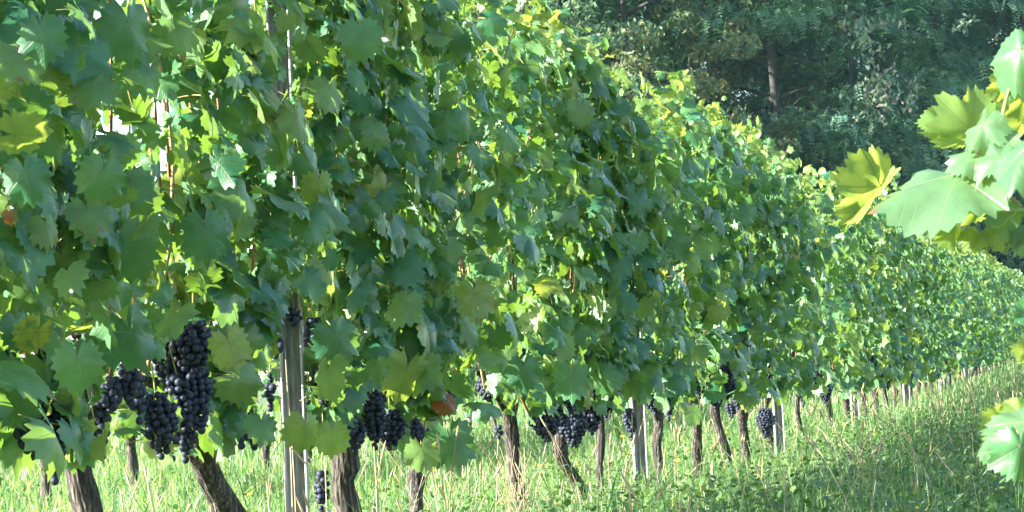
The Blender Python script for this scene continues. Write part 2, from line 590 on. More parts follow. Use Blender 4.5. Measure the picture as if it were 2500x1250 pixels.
me = joined_leaves('weeds', lp, frames(ln, lt), ls, np.zeros(len(lp), int), rg.uniform(0, 1, len(lp)), [(ov, ot, ov[:, :2], None)], M['weed'])
tag(link('weeds', me), 'low broad leaved weeds mixed into the grass', 'weeds', kind='stuff')

# tall stalks and dry straw
parts = []
for k in range(320):
    x, y = rg.uniform(-0.9, 1.5), 4.5 + 20 * rg.uniform(0, 1) ** 1.5
    z = float(ground_z(x, y))
    H = rg.uniform(0.16, 0.42)
    lx, ly = rg.normal(0, .25) * H, rg.normal(0, .25) * H
    qq = np.linspace(0, 1, 5)
    path = np.stack([x + lx * qq ** 2, y + ly * qq ** 2, z + H * qq], 1)
    parts.append(tube(path, np.linspace(.0013, .0007, 5) * (1 + y / 20), 3, cap=False))
    ear = path[-1] + np.stack([lx * .3 * np.linspace(0, 1, 4), ly * .3 * np.linspace(0, 1, 4), .05 * np.linspace(0, 1, 4)], 1)
    parts.append(tube(ear, np.array([.0008, .0028, .0024, .0005]) * (1 + y / 30), 4, cap=False))
for (px, py, qx, qy, dx) in ((688, 1290, 676, 880, .16), (700, 1290, 694, 840, .15), (712, 1290, 700, 930, .15), (655, 1290, 632, 1010, .2), (780, 1290, 786, 1010, .2), (905, 1290, 912, 1090, .2), (1190, 1290, 1215, 1070, .25)):
    a_, b_ = on_row(px, py, dx), on_row(qx, qy, dx - .03)
    a_[2] = min(a_[2], float(ground_z(a_[0], a_[1])))
    q_ = np.linspace(0, 1, 8)
    parts.append(tube(a_ + (b_ - a_) * q_[:, None] + np.stack([0 * q_, .02 * np.sin(q_ * 3), 0 * q_], 1), np.linspace(.0024, .0012, 8), 4, cap=False))
fx = on_row(1262, 1180, .05)
for k in range(46):
    q_ = np.linspace(0, 1, 5)
    H = rg.uniform(.12, .34)
    l_ = rg.normal(0, .05, 2)
    b_ = np.array([fx[0] + rg.uniform(-.04, .05), fx[1] + rg.uniform(-.07, .03), float(ground_z(fx[0], fx[1]))])
    parts.append(tube(b_ + np.stack([l_[0] * q_ ** 2, l_[1] * q_ ** 2, H * q_], 1), np.linspace(.002, .001, 5), 3, cap=False))
v, t = join(parts)
tag(link('dry_grass', mesh_np('dry_grass', v, t, M['straw'], None, np.repeat(rg.uniform(0, 1, len(v) // 1), 1))), 'dry straw coloured stalks with seed heads in the grass', 'dry grass', kind='stuff')
# straw bunch at the foot of one trunk
# yellow flowers
fp = []
for k in range(90):
    x, y = rg.uniform(-3.5, 1.5), 4.6 + 16 * rg.uniform(0, 1) ** 1.2
    fp.append((x, y, float(ground_z(x, y)) + rg.uniform(.07, .26)))
fp = np.array(fp)
pet = [(0, 0, 0)] + [(math.cos(a) * (1 if i % 2 else .55), math.sin(a) * (1 if i % 2 else .55), .15) for i, a in enumerate(np.linspace(0, 2 * pi, 16, endpoint=False))]
pt_ = np.array([(0, 1 + i, 1 + (i + 1) % 16) for i in range(16)])
me = joined_leaves('wildflowers', fp, frames(rg.normal(0, .5, (len(fp), 3)) + np.array([.3, -.4, 1]), rg.normal(0, 1, (len(fp), 3))), rg.uniform(.006, .013, len(fp)) * (1 + fp[:, 1] / 30), np.zeros(len(fp), int), rg.uniform(0, 1, len(fp)), [(np.array(pet), pt_, np.array(pet)[:, :2], None)], M['petal'])
fs = [tube(np.array([(q_[0], q_[1], float(ground_z(q_[0], q_[1]))), (q_[0] + .01, q_[1], q_[2] * .6), tuple(q_)]), .0012, 3, cap=False) for q_ in fp]
o = link('wildflowers', me)
tag(o, 'small yellow wildflowers dotted through the grass', 'wildflowers', kind='stuff')
v, t = join(fs)
link('stem', mesh_np('stem', v, t, M['green_stem']), o)['kind'] = 'stuff'


# ------------------------------------------------------------------ vines
def trunk_mesh(base, pts, rad, rng, seg=40, rings=34):
    """shaggy twisted stock; pts are local points from the ground up"""
    pts = np.asarray(pts, float)
    tt = np.linspace(0, 1, len(pts))
    q = np.linspace(0, 1, rings)
    path = np.stack([np.interp(q, tt, pts[:, k]) for k in range(3)], 1)
    for _ in range(3):
        path[1:-1] = (path[:-2] + 2 * path[1:-1] + path[2:]) / 4
    path[:, 0] += 0.006 * np.sin(q * 9 + rng.uniform(0, 6)); path[:, 1] += 0.006 * np.sin(q * 8 + rng.uniform(0, 6))
    r = rad * .79 * (1.0 + 0.22 * np.exp(-q * 9) + 0.20 * np.exp(-((q - 0.90) / 0.12) ** 2) + 0.07 * np.sin(q * 17 + rng.uniform(0, 6)))
    r *= 1 - .55 * np.clip((q - .9) / .1, 0, 1) ** 1.5
    th = np.arange(seg) / seg * 2 * pi
    ridge = np.ones((rings, seg))
    for k in range(7):
        f = 2 * rng.randint(2, 15)
        ph, tw = rng.uniform(0, 6), rng.uniform(-4, 4)
        amp = 0.11 if f < 12 else 0.075
        wv = f * .5 * th[None] + ph + tw * q[:, None] + 0.9 * np.sin(11 * q + ph)[:, None] + .4 * np.sin(23 * q)[:, None]
        ridge += amp * (np.abs(np.sin(wv)) ** .6 - .75) * (.55 + .45 * np.sin(q * 13 + f)[:, None])
    ridge += rng.uniform(-.03, .03, (rings, seg))
    for k in range(rng.randint(1, 4)):
        a, b = rng.uniform(0.45, 1), rng.uniform(0, 2 * pi)
        ridge += 0.4 * np.exp(-((q[:, None] - a) / .05) ** 2 - (np.angle(np.exp(1j * (th[None] - b))) / .45) ** 2)
    return tube(path, r, seg, True, ridge)


GRAPE_V = None


def ico():
    import bmesh
    bm = bmesh.new()
    bmesh.ops.create_icosphere(bm, subdivisions=2, radius=1.0)
    V = np.array([v.co[:] for v in bm.verts])
    T = np.array([[v.index for v in f.verts] for f in bm.faces])
    bm.free()
    return V, T


ICO_V, ICO_T = ico()
GRAPE_MESH = mesh_np('grape', ICO_V, ICO_T, M['grape'])


def octa():
    V = np.array([(1, 0, 0), (-1, 0, 0), (0, 1, 0), (0, -1, 0), (0, 0, 1), (0, 0, -1)], float)
    T = np.array([(0, 2, 4), (2, 1, 4), (1, 3, 4), (3, 0, 4), (2, 0, 5), (1, 2, 5), (3, 1, 5), (0, 3, 5)])
    m = {}
    V = list(V); out = []
    for a, b, c in T:
        def mid(i, j):
            k = (min(i, j), max(i, j))
            if k not in m:
                v = (np.array(V[i]) + V[j]); V.append(v / np.linalg.norm(v)); m[k] = len(V) - 1
            return m[k]
        ab, bc, ca = mid(a, b), mid(b, c), mid(c, a)
        out += [(a, ab, ca), (b, bc, ab), (c, ca, bc), (ab, bc, ca)]
    return np.array(V), np.array(out)


OCT_V, OCT_T = octa()


def berry_points(w, h, rng, br):
    """berry centres of a hanging bunch, joint at the origin, packed on a few shells, tapering downwards"""
    pts = []
    n = 0
    rows = max(3, int(h / (br * 1.35)))
    for i in range(rows):
        f = (i + 0.5) / rows
        prof = (0.55 + 0.9 * f) if f < 0.25 else (0.78 + .22 * math.sin((f - .25) * 5)) * (1.12 - 0.78 * (f - 0.25) / 0.75)
        R = max(w / 2 * prof - br, 0.0)
        k = max(1, int(2 * pi * R / (br * 1.9)))
        a0 = rng.uniform(0, 6)
        for j in range(k):
            a = a0 + j / k * 2 * pi + rng.uniform(-.15, .15)
            rr = R * rng.uniform(0.82, 1.12)
            pts.append((math.cos(a) * rr, math.sin(a) * rr, -h * f + rng.uniform(-.4, .4) * br - 0.03))
        if R > 2.2 * br:
            for j in range(max(1, int(pi * R / (br * 2.6)))):
                a = rng.uniform(0, 6)
                pts.append((math.cos(a) * R * .4, math.sin(a) * R * .4, -h * f - 0.03))
    return np.array(pts)


BERRY_COUNT = []


def bunch(vine, base, top, w, h, rng, br=0.0088, single=True, label=None):
    """a bunch of grapes hung on its vine: rachis mesh with a berry object each"""
    P = berry_points(w, h, rng, br)
    BERRY_COUNT.append(len(P))
    bend = rng.normal(0, .12, 2)
    P[:, 0] += bend[0] * P[:, 2]; P[:, 1] += bend[1] * P[:, 2]
    qq = np.linspace(0, 1, 6)
    rv, rt = tube(np.stack([bend[0] * -h * qq, bend[1] * -h * qq, .035 - (h * .85 + .035) * qq], 1), np.linspace(.0022, .001, 6), 4)
    o = link('grape_bunch', mesh_np('grape_bunch', rv, rt, M['green_stem']), vine, loc=tuple(top - base))
    if label:
        o['label'] = label
    if single:
        for p in P:
            s = br * rng.uniform(.74, 1.12)
            gpe = link('grape', GRAPE_MESH, o, mat=mat4(np.eye(3), s, p))
    else:
        Vv = (OCT_V[None] * (br * rng.uniform(.86, 1.1, len(P)))[:, None, None] + P[:, None]).reshape(-1, 3)
        Tt = (OCT_T[None] + (np.arange(len(P)) * len(OCT_V))[:, None, None]).reshape(-1, 3)
        bo = link('grapes', mesh_np('grapes', Vv, Tt, M['grape']), o)
        bo['kind'] = 'stuff'
    return o


def top_height(y):
    return 2.02 - .13 * float(smoothstep(6, 9, y)) + 0.07 * math.sin(y * 3.1) + 0.05 * math.sin(y * 7.7 + 1) - .16 * math.exp(-((y - 15.2) / 1.3) ** 2) + .03


def bottom_height(y):
    return float(np.interp(y, [3, 5, 8, 11, 14, 17, 22, 60], [.62, .60, .56, .50, .44, .38, .34, .33]))


def leaf_cloud(y0, rng, n, L=1.02, x_off=0.0, row_x=0.0):
    """leaf positions, normals and tips of one vine's canopy in world space"""
    lo, hi = bottom_height(y0), top_height(y0)
    z = lo + (hi - lo) * rng.uniform(0, 1, n) ** 0.93
    z += rng.normal(0, .03, n)
    y = y0 + rng.uniform(-.5, .5, n) * L * 1.08
    f = (z - lo) / (hi - lo)
    half = 0.09 + 0.13 * np.sin(np.clip(f, 0, 1) * pi * 0.9 + 0.15)
    half = half * (1 + .25 * np.sin(y * 6 + z * 5))
    u = rng.uniform(0, 1, n)
    side = np.where(u < 0.44, 1.0, np.where(u < 0.53, -1.0, 0.0))
    x = np.where(side == 0, rng.uniform(-1, 1, n) * half, side * half * rng.normal(0.92, 0.22, n))
    low = (z < lo + .26) & (x < .04)
    z = np.where(low, lo + .26 + rng.uniform(0, .9, n) * (hi - lo - .4), z)
    f = (z - lo) / (hi - lo)
    out = np.where(side == 0, np.sign(rng.uniform(-1, 1, n)), side)
    topm = smoothstep(0.86, 1.0, f)
    nrm = np.stack([out * rng.normal(.9, .4, n) * (1 - .55 * topm), rng.normal(-.15, .75, n) * (1 + .5 * topm), rng.normal(.34, .55, n) + .5 * topm], 1)
    wild = (side == 0) & (rng.uniform(0, 1, n) < .75)
    nrm = np.where(wild[:, None], rng.normal(0, 1, (n, 3)) + np.array([-.15, -.2, .35]), nrm)
    tip = np.stack([out * rng.normal(.25, .35, n), rng.normal(0, .62, n), -np.abs(rng.normal(1, .4, n)) * (1 - 1.1 * topm)], 1)
    sc = np.clip(rng.normal(0.052, 0.019, n), .020, .10) * (1 - 0.42 * topm) * np.where(wild, .78, 1.0)
    p = np.stack([x + row_x, y, z], 1)
    return p, nrm, tip, sc, f


TRUNKS = [  # image points of stock tops and feet along the row: (top px, py, foot px, py, radius)
    (188, 1075, 218, 1330, .036), (478, 1030, 585, 1330, .040), (842, 1085, 856, 1300, .042), (1022, 1085, 1016, 1280, .027),
    (1236, 1000, 1272, 1225, .031), (1372, 1060, 1412, 1240, .030), (1461, 1000, 1469, 1180, .021), (1608, 1030, 1609, 1175, .027),
    (1684, 975, 1716, 1160, .031), (1746, 955, 1772, 1165, .031), (1802, 960, 1832, 1155, .033), (1868, 970, 1893, 1130, .036),
    (1946, 965, 1960, 1100, .020), (2016, 945, 2040, 1075, .030), (2062, 945, 2080, 1060, .034), (2104, 930, 2116, 1045, .034)]
POST_PIX = [(705, 1000), (1555, 1080), (1895, 1020), (2083, 990)]

VLABEL = [
    'leafy grapevine with upright shaggy trunk and heavy dark grape bunches, nearest the left edge',
    'grapevine on a thick trunk leaning beside the long hanging grape bunch, before the nearest post',
    'grapevine with a short stout stump, just past the nearest grey post',
    'grapevine on a slim dark forked trunk, second past the nearest grey post',
    'grapevine with straw stalks at the lit foot of its curved trunk',
    'grapevine under the bunch with sunlit blue grapes, its trunk leaning',
    'grapevine with the thinnest knobbly trunk, last before the second post',
    'grapevine with a dark narrow trunk directly behind the second post',
    'grapevine with a broad knobbly head, second past the second post',
    'grapevine on a straight sunlit trunk, third past the second post',
    'grapevine with a swollen burl at the trunk top, fourth past the second post',
    'grapevine with a dark trunk touching the third post on its near side',
    'grapevine with a slim half hidden trunk, just right of the third post',
    'grapevine with a bent dark trunk, second beyond the third post',
    'grapevine whose dark trunk touches the fourth post',
    'grapevine with a wide dark trunk, first beyond the fourth post']

ORD = ['first', 'second', 'third', 'fourth', 'fifth', 'sixth', 'seventh', 'eighth', 'ninth', 'tenth', 'eleventh', 'twelfth', 'thirteenth', 'fourteenth', 'fifteenth']
PAST = {}
POST4_Y = float(on_row(*POST_PIX[3])[1])
vines = []
for i, (ax, ay, bx, by, r) in enumerate(TRUNKS):
    t_, b_ = on_row(ax, ay), on_row(bx, by)
    g0 = float(ground_z(0, b_[1]))
    k = (g0 - b_[2]) / max(t_[2] - b_[2], .05)
    foot = b_ + (t_ - b_) * k if b_[2] > g0 else np.array([0, b_[1], g0])
    vines.append((foot, t_, r, VLABEL[i]))
y = 3.30
rv_ = RS(77)
vines.insert(0, (np.array([0, y, .13]), np.array([0, y - .05, .66]), .035, 'grapevine whose leaves fill the left edge beyond the first visible trunk'))
y = vines[-1][0][1] + .82
k = 0
while y < 58:
    tz = bottom_height(y) + .05
    pk = (y - POST4_Y) / 4.08
    pn = int(pk)
    po = PAST.get(pn, 0)
    PAST[pn] = po + 1
    lb = 'far grapevine in the leafy stretch, %s past the %s post' % (ORD[po], ORD[3 + pn]) if y < 36 else 'tiny far grapevine at the distant right end of the row'
    vines.append((np.array([0, y, 0.0]), np.array([rv_.normal(0, .02), y + rv_.normal(-.03, .05), tz]), rv_.uniform(.028, .036), lb))
    y += .82 * rv_.uniform(.9, 1.1)
    k += 1

# bunches seen in the photograph: image centre of the top, width, height in image pixels
BUNCH = [(100, 790, 80, 110), (150, 800, 80, 120), (60, 980, 80, 90), (305, 850, 70, 110), (440, 770, 90, 110), (480, 860, 70, 120), (415, 880, 80, 130), (1000, 1000, 70, 80), (870, 1000, 60, 80), (1440, 975, 60, 70),
         (75, 935, 105, 150), (40, 960, 70, 60), (195, 775, 120, 110), (240, 800, 60, 90), (285, 880, 80, 160), (215, 985, 75, 100), (445, 830, 115, 200), (418, 960, 65, 130),
         (12, 800, 50, 90), (350, 955, 45, 80), (592, 975, 52, 90), (660, 880, 38, 95), (668, 790, 60, 60), (757, 750, 85, 135), (715, 725, 60, 45), (790, 1120, 52, 110),
         (848, 965, 85, 95), (950, 975, 90, 100), (1092, 900, 58, 75), (1022, 855, 34, 40), (1260, 832, 58, 62), (1318, 970, 95, 90), (1398, 990, 85, 85), (1360, 940, 90, 80),
         (1215, 1015, 35, 35), (1480, 945, 45, 65), (1532, 980, 40, 80), (1592, 935, 75, 60), (1680, 900, 34, 60), (1765, 905, 50, 50), (1805, 925, 45, 60), (1780, 970, 32, 38),
         (1868, 985, 55, 70), (1980, 865, 38, 55), (2015, 925, 40, 50), (120, 590, 50, 50)]
bunch_pts = []
for (px, py, w, h) in BUNCH:
    xo = 0.10 if py > 600 else 0.05
    p = on_row(px, py, xo)
    z = float(project(p[None])[2][0])
    bunch_pts.append((p, w * z / FPX, h * z / FPX))

# leaves that stand out in the photograph: (px, py of the stalk joint, length px, tip direction in the picture, normal in camera terms (right, up, towards), material, out from row)
FEATURE = [
    (1185, 465, 70, (-.35, -1), (-.6, .7, .4), 'pale_leaf', .30), (985, 740, 70, (-.3, -1), (-.35, .55, .8), 'pale_leaf', .33),
    (800, 905, 80, (.25, -1), (-.7, .35, .65), 'pale_leaf', .33), (992, 905, 85, (-.15, -1), (.35, -.1, .9), 'young_leaf', .30),
    (1030, 900, 75, (.3, -1), (-.5, .5, .7), 'pale_leaf', .33), (165, 665, 70, (.55, -.8), (-.45, .65, .6), 'pale_leaf', .36),
    (425, 770, 80, (-.35, -1), (-.5, .6, .6), 'pale_leaf', .36), (190, 880, 82, (.15, -1), (.2, .1, 1), 'leaf', .40),
    (1100, 1075, 85, (.25, -1), (.1, 0, 1), 'leaf', .34), (355, 545, 60, (.1, -1), (-.5, .6, .6), 'pale_leaf', .34),
    (590, 545, 50, (.1, -1), (-.5, .6, .6), 'pale_leaf', .30), (45, 200, 85, (-.1, -1), (.4, -.1, .8), 'young_leaf', .30),
    (40, 330, 90, (.9, -.4), (.2, -.5, .7), 'young_leaf', .36), (780, 450, 60, (.15, -1), (.4, -.1, .8), 'young_leaf', .30),
    (1575, 740, 42, (.0, -1), (-.6, .6, .5), 'pale_leaf', .30), (1610, 510, 42, (.1, -1), (-.5, .7, .5), 'pale_leaf', .30),
    (1700, 850, 42, (.0, -1), (-.6, .5, .5), 'pale_leaf', .30), (1280, 900, 62, (.1, -1), (.1, .1, 1), 'leaf', .30), (1395, 920, 66, (.0, -1), (.1, .1, 1), 'leaf', .34),
    (1085, 980, 38, (.4, -1), (.2, .2, .9), 'red_leaf', .2), (24, 525, 28, (.2, -1), (.1, .1, 1), 'red_leaf', .32),
    (1850, 800, 45, (.3, -.8), (-.4, .8, .5), 'pale_leaf', .30), (1030, 1100, 60, (.1, -1), (.1, .3, .8), 'young_leaf', .30),
    (745, 1040, 65, (.1, -1), (.5, .1, .8), 'young_leaf', .27), (810, 1060, 60, (.0, -1), (.1, .1, .9), 'young_leaf', .30), (560, 840, 72, (.3, -1), (.2, .2, 1), 'leaf', .36),
    (100, 80, 85, (.1, -1), (.1, .1, 1), 'leaf', .42), (250, 420, 80, (-.2, -1), (.25, .1, 1), 'leaf', .42), (60, 420, 80, (.2, -1), (.1, .15, 1), 'leaf', .42),
    (500, 560, 85, (.1, -1), (.2, .1, 1), 'leaf', .40), (1160, 720, 74, (.2, -1), (.1, .1, 1), 'leaf', .36), (880, 80, 72, (.2, -1), (.1, .2, 1), 'leaf', .40)]
feat = []
toC = -FWD
for (px, py, ln_, td, nr, mk, xo) in FEATURE:
    p = on_row(px, py, xo)
    z = float(project(p[None])[2][0])
    feat.append((p, ln_ * z / FPX, cR * td[0] + cU * td[1] + toC * .15, cR * nr[0] + cU * nr[1] + toC * nr[2], mk))

def smooth_path(pts, n=20):
    pts = np.asarray(pts, float)
    tt = np.linspace(0, 1, len(pts)); q_ = np.linspace(0, 1, n)
    P_ = np.stack([np.interp(q_, tt, pts[:, k]) for k in range(3)], 1)
    for _ in range(4):
        P_[1:-1] = (P_[:-2] + 2 * P_[1:-1] + P_[2:]) / 4
    return P_


# tall and arching shoots that break the top line of the row
SHOOTS = []
for pix, cnt in (([(1440, 260), (1425, 190), (1400, 120)], 18), ([(1480, 300), (1480, 220), (1485, 160)], 14), ([(1640, 340), (1635, 260), (1605, 190)], 22), ([(1790, 420), (1785, 360), (1780, 310)], 12),
                 ([(1890, 470), (1890, 410), (1885, 360)], 14), ([(1840, 420), (1825, 370), (1795, 350)], 7), ([(1885, 450), (1940, 428), (2005, 420), (2042, 455), (2048, 520), (2035, 570)], 46),
                 ([(2100, 520), (2105, 450), (2090, 390)], 16), ([(2150, 500), (2160, 430), (2150, 372)], 22), ([(2195, 520), (2190, 460), (2175, 400)], 16), ([(1300, 90), (1295, 30), (1270, -10)], 12)):
    SHOOTS.append(smooth_path([on_row(a_, b_, 0.02) for a_, b_ in pix], cnt))
rngv = RS(2024)
CANE_UNIT = {}
n_leaf_objects = 0
ys_vines = np.array([v[0][1] for v in vines])
for vi, (foot, top, r, lab) in enumerate(vines):
    rng = RS(900 + vi)
    y0, base = foot[1], foot
    near, mid = y0 < 14, y0 < 24
    vine = empty('grapevine', tuple(base), lab, 'grapevine', 'grapevines along the front row')
    # stock
    hgt = top - foot
    bend = rng.normal(0, .018, 2)
    pts = [np.array([0, 0, -.06]), np.array([bend[0], bend[1] + hgt[1] * .3, hgt[2] * .35]), np.array([-bend[0], hgt[1] * .72 - bend[1] * .5, hgt[2] * .72]), hgt]
    pts.append(hgt + np.array([0, rng.uniform(-.05, .05), .10]))
    V, T = trunk_mesh(foot, pts, r, rng, 72 if near else 14, 36 if near else 12)
    tr = link('trunk', mesh_np('trunk', V, T, M['bark']), vine)
    # two arms along the wire
    for sgn in (-1, 1):
        ln_ = rng.uniform(.28, .4)
        q_ = np.linspace(0, 1, 7)
        path = hgt + np.stack([rng.normal(0, .02) * q_, sgn * ln_ * q_, .0 + .13 * np.sqrt(q_) + rng.uniform(-.02, .02) * np.sin(q_ * 6)], 1)
        V, T = tube(path, np.linspace(r * .58, .008, 7), 8)
        link('arm', mesh_np('arm', V, T, M['bark']), vine)
    # canes
    nc = 8 if near else (6 if mid else 4)
    for c in range(nc):
        ys_ = (c + .5) / nc - .5
        q_ = np.linspace(0, 1, 9)
        z0 = hgt[2] + .08
        z1 = top_height(y0) - base[2] + rng.uniform(-.4, -.04)
        wob = rng.normal(0, .05, 2)
        path = np.stack([rng.normal(0, .03) + wob[0] * np.sin(q_ * 4) + rng.normal(0, .06) * q_, hgt[1] + ys_ * .78 + rng.normal(0, .07) * q_ + wob[1] * np.sin(q_ * 3.3), z0 + (z1 - z0) * q_], 1)
        V, T = tube(path, np.linspace(.0055, .0022, 9) * (1 if near else 1.2), 5)
        link('cane', mesh_np('cane', V, T, M['pale_cane'] if rng.uniform() < .3 else M['cane']), vine)
    # bunches
    n_single = 0
    mine = [j for j, b in enumerate(bunch_pts) if int(np.argmin(np.abs(ys_vines - b[0][1]))) == vi]
    for j in mine:
        p, w, h = bunch_pts[j]
        bunch(vine, base, p, w, h, rng, 0.0098, single=y0 < 9.3 and n_single < 300)
        n_single += len(BERRY_COUNT) and BERRY_COUNT[-1]
    for j in range(0 if vi == 0 else rng.randint(5, 9) if near else rng.randint(2, 5)):
        p = np.array([rng.uniform(-.05, .16), y0 + rng.uniform(-.4, .4), bottom_height(y0) + rng.uniform(.08, .28)])
        bunch(vine, base, p, rng.uniform(.07, .115), rng.uniform(.10, .17), rng, 0.0098, single=False)
    # leaves
    N = 930 if near else (620 if mid else 500)
    p, nrm, tip, sc, f = leaf_cloud(y0, rng, N)
    m = 16 if near else 12
    pp = np.stack([rng.uniform(.07, .27, m), y0 + rng.uniform(-.45, .45, m), bottom_height(y0) + rng.uniform(.0, .26, m)], 1)
    p = np.concatenate([p, pp]); nrm = np.concatenate([nrm, rng.normal(0, .5, (m, 3)) + np.array([.7, -.4, .25])])
    tip = np.concatenate([tip, rng.normal(0, .45, (m, 3)) + np.array([.1, 0, -1])]); sc = np.concatenate([sc, rng.uniform(.045, .09, m)]); f = np.concatenate([f, np.full(m, .05)])
    for sh in SHOOTS:
        if int(np.argmin(np.abs(ys_vines - sh[0][1]))) == vi:
            m = len(sh)
            p = np.concatenate([p, sh + rng.normal(0, .035, (m, 3))]); nrm = np.concatenate([nrm, rng.normal(0, .9, (m, 3)) + np.array([.2, -.4, .5])])
            tip = np.concatenate([tip, rng.normal(0, .8, (m, 3)) + np.array([0, 0, -.8])]); sc = np.concatenate([sc, rng.uniform(.036, .062, m)]); f = np.concatenate([f, np.full(m, 1.05)])
            V, T = tube(smooth_path(sh - base, 14), np.linspace(.003, .0012, 14), 4)
            link('shoot', mesh_np('shoot', V, T, M['green_stem']), vine)
    # a few shoots standing above the hedge
    for sgrow in range(3):
        ny = y0 + rng.uniform(-.4, .4); hh = rng.uniform(.03, .17)
        m = 9
        pp = np.stack([rng.normal(0, .05, m), ny + rng.normal(0, .05, m), top_height(y0) + hh * np.linspace(0, 1, m)], 1)
        p = np.concatenate([p, pp]); nrm = np.concatenate([nrm, rng.normal(0, 1, (m, 3)) + np.array([.3, -.2, .7])])
        tip = np.concatenate([tip, rng.normal(0, 1, (m, 3)) + np.array([0, 0, -.4])]); sc = np.concatenate([sc, rng.uniform(.03, .055, m)])
        if y0 < 26:
            sp_ = np.concatenate([[[pp[0][0], pp[0][1], pp[0][2] - .25]], pp])
            V, T = tube(smooth_path(sp_ - base, 12), np.linspace(.003, .0012, 12), 4)
            link('shoot', mesh_np('shoot', V, T, M['green_stem']), vine)
        f = np.concatenate([f, np.full(m, 1.05)])
    Rm = frames(nrm, tip)
    px, py, dz = project(p)
    inside = (px > -40) & (px < 2540) & (py > -40) & (py < 1290)
    # the leaves whose faces show largest towards the lens become objects of their own
    score = np.where(inside, p[:, 0] * 4 + sc * 10 + 2.2 * smoothstep(.8, 1, f), -9)
    # keep trunk zone and bunches open: drop front leaves hanging over the visible grapes
    keep = np.ones(len(p), bool)
    for j in mine:
        b, w, h = bunch_pts[j]
        d_y, d_z = np.abs(p[:, 1] - b[1]), (b[2] - h * .5) - p[:, 2]
        keep &= ~((p[:, 0] > .10) & (d_y < w * .5 + .04) & (np.abs(d_z) < h * .5 + .05) & (rng.uniform(0, 1, len(p)) < (.66 if y0 < 6.5 else .5)))
    if vi in (2, 3):
        ppx, ppy, _ = project(p)
        keep &= ~((ppx > 655) & (ppx < 770) & (ppy > 735) & (p[:, 0] > 0))
    kmax = 296 if near else (220 if mid else (110 if y0 < 40 else 40))
    order = np.argsort(-score)
    order = order[keep[order]]
    single = [k_ for k_ in order[:kmax] if score[k_] > -5]
    rest = np.array([k_ for k_ in order if k_ not in set(single)])
    which = rng.randint(0, 14, len(p))
    for k_ in single:
        u = rng.uniform()
        mk = 'young_leaf' if (f[k_] > .93 and u < .55) or u < .03 else ('yellow_leaf' if u > .992 else ('pale_leaf' if .9 < u < .93 else 'leaf'))
        lo_ = link('leaf', LEAF_MESH[mk][which[k_]], vine, mat=mat4(Rm[k_], sc[k_], p[k_] - base))
        if mk == 'yellow_leaf':
            lo_['label'] = 'yellowing leaf'
    n_leaf_objects += len(single)
    for (fp_, fs_, ft, fn, mk) in feat:
        if int(np.argmin(np.abs(ys_vines - fp_[1]))) == vi:
            R1 = frames(fn[None], ft[None])[0]
            lo_ = link('leaf', LEAF_MESH[mk][rng.randint(0, 14)], vine, mat=mat4(R1, fs_, fp_ - base))
            if mk == 'red_leaf':
                lo_['label'] = 'leaf turned red'
    if len(rest):
        me = joined_leaves('foliage', p[rest] - base, Rm[rest], sc[rest], which[rest] % 10, rng.uniform(0, 1, len(rest)), LOW_DATA, M['leaf'])
        fo = link('foliage', me, vine)
        fo['kind'] = 'stuff'
        fo['label'] = 'inner leaves of the vine'

# the row behind, seen under and through the front row
ROW2 = -4.2
back_mesh = []
for k in range(4):
    rng = RS(40 + k)
    p, nrm, tip, sc, f = leaf_cloud(9.0, rng, 420)
    p[:, 1] -= 9.0
    back_mesh.append(joined_leaves('foliage', p, frames(nrm, tip), sc * 1.05, rng.randint(0, 10, 420), rng.uniform(0, 1, 420), LOW_DATA, M['leaf']))
bt = []
for k in range(4):
    rng = RS(60 + k)
    V, T = trunk_mesh(None, [(0, 0, -.06), (rng.normal(0, .02), .03, .2), (rng.normal(0, .02), .0, .42), (0, -.03, .62)], .034, rng, 16, 14)
    bt.append(mesh_np('trunk', V, T, M['bark']))
row2_y = [float(on_row(px_, 1130, ROW2)[1]) for px_ in (112, 322, 497, 655)]
while row2_y[-1] < 34:
    row2_y.append(row2_y[-1] + .86)
B_LAB = ['back row grapevine, its dim trunk seen left of the upright shaggy trunk', 'back row grapevine, its dim trunk seen between the two thickest front trunks',
         'back row grapevine, its dim trunk half hidden by the thick leaning trunk', 'back row grapevine, its dim trunk seen just left of the nearest post']
for k, y in enumerate(row2_y):
    b = (ROW2, y, float(ground_z(ROW2, y)))
    lab = B_LAB[k] if k < 4 else 'grapevine of the back row, mostly hidden by the front row'
    if k > 22:
        break
    vine = empty('grapevine', b, lab, 'grapevine', 'grapevines of the row behind')
    vine.scale = (1.15, 1.15, .85)
    link('trunk', bt[k % 4], vine)
    fo = link('foliage', back_mesh[(k * 7 + k // 4) % 4], vine)
    fo['kind'] = 'stuff'

# ------------------------------------------------------------------ posts and wires
P_LAB = ['nearest tall grooved grey post with straw stalks in front of it', 'second grey post with two bright edges, beside a narrow dark trunk', 'third grey post, a slim bright edge behind a dark trunk', 'fourth grey post, the thin bright line among crowded far trunks']


def channel(w, d, th, H):
    prof = np.array([(-w / 2, 0), (w / 2, 0), (w / 2, d), (w / 2 - th, d), (w / 2 - th, th), (w * .12, th), (w * .06, th + .007), (-w * .06, th + .007), (-w * .12, th), (-w / 2 + th, th), (-w / 2 + th, d), (-w / 2, d)])
    n = len(prof)
    zs = np.linspace(-.1, H, 8)
    V = np.concatenate([np.column_stack([prof, np.full(n, z)]) for z in zs])
    T = []
    for i in range(len(zs) - 1):
        for j in range(n):
            a, b = i * n + j, i * n + (j + 1) % n
            T += [(a, b, b + n), (a, b + n, a + n)]
    o_ = (len(zs) - 1) * n
    for a, b, c in ((0, 1, 4), (0, 4, 9), (1, 2, 3), (1, 3, 4), (0, 9, 10), (0, 10, 11), (4, 5, 6), (4, 6, 7), (4, 7, 8), (4, 8, 9)):
        T.append((o_ + a, o_ + b, o_ + c))
    return V, np.array(T)


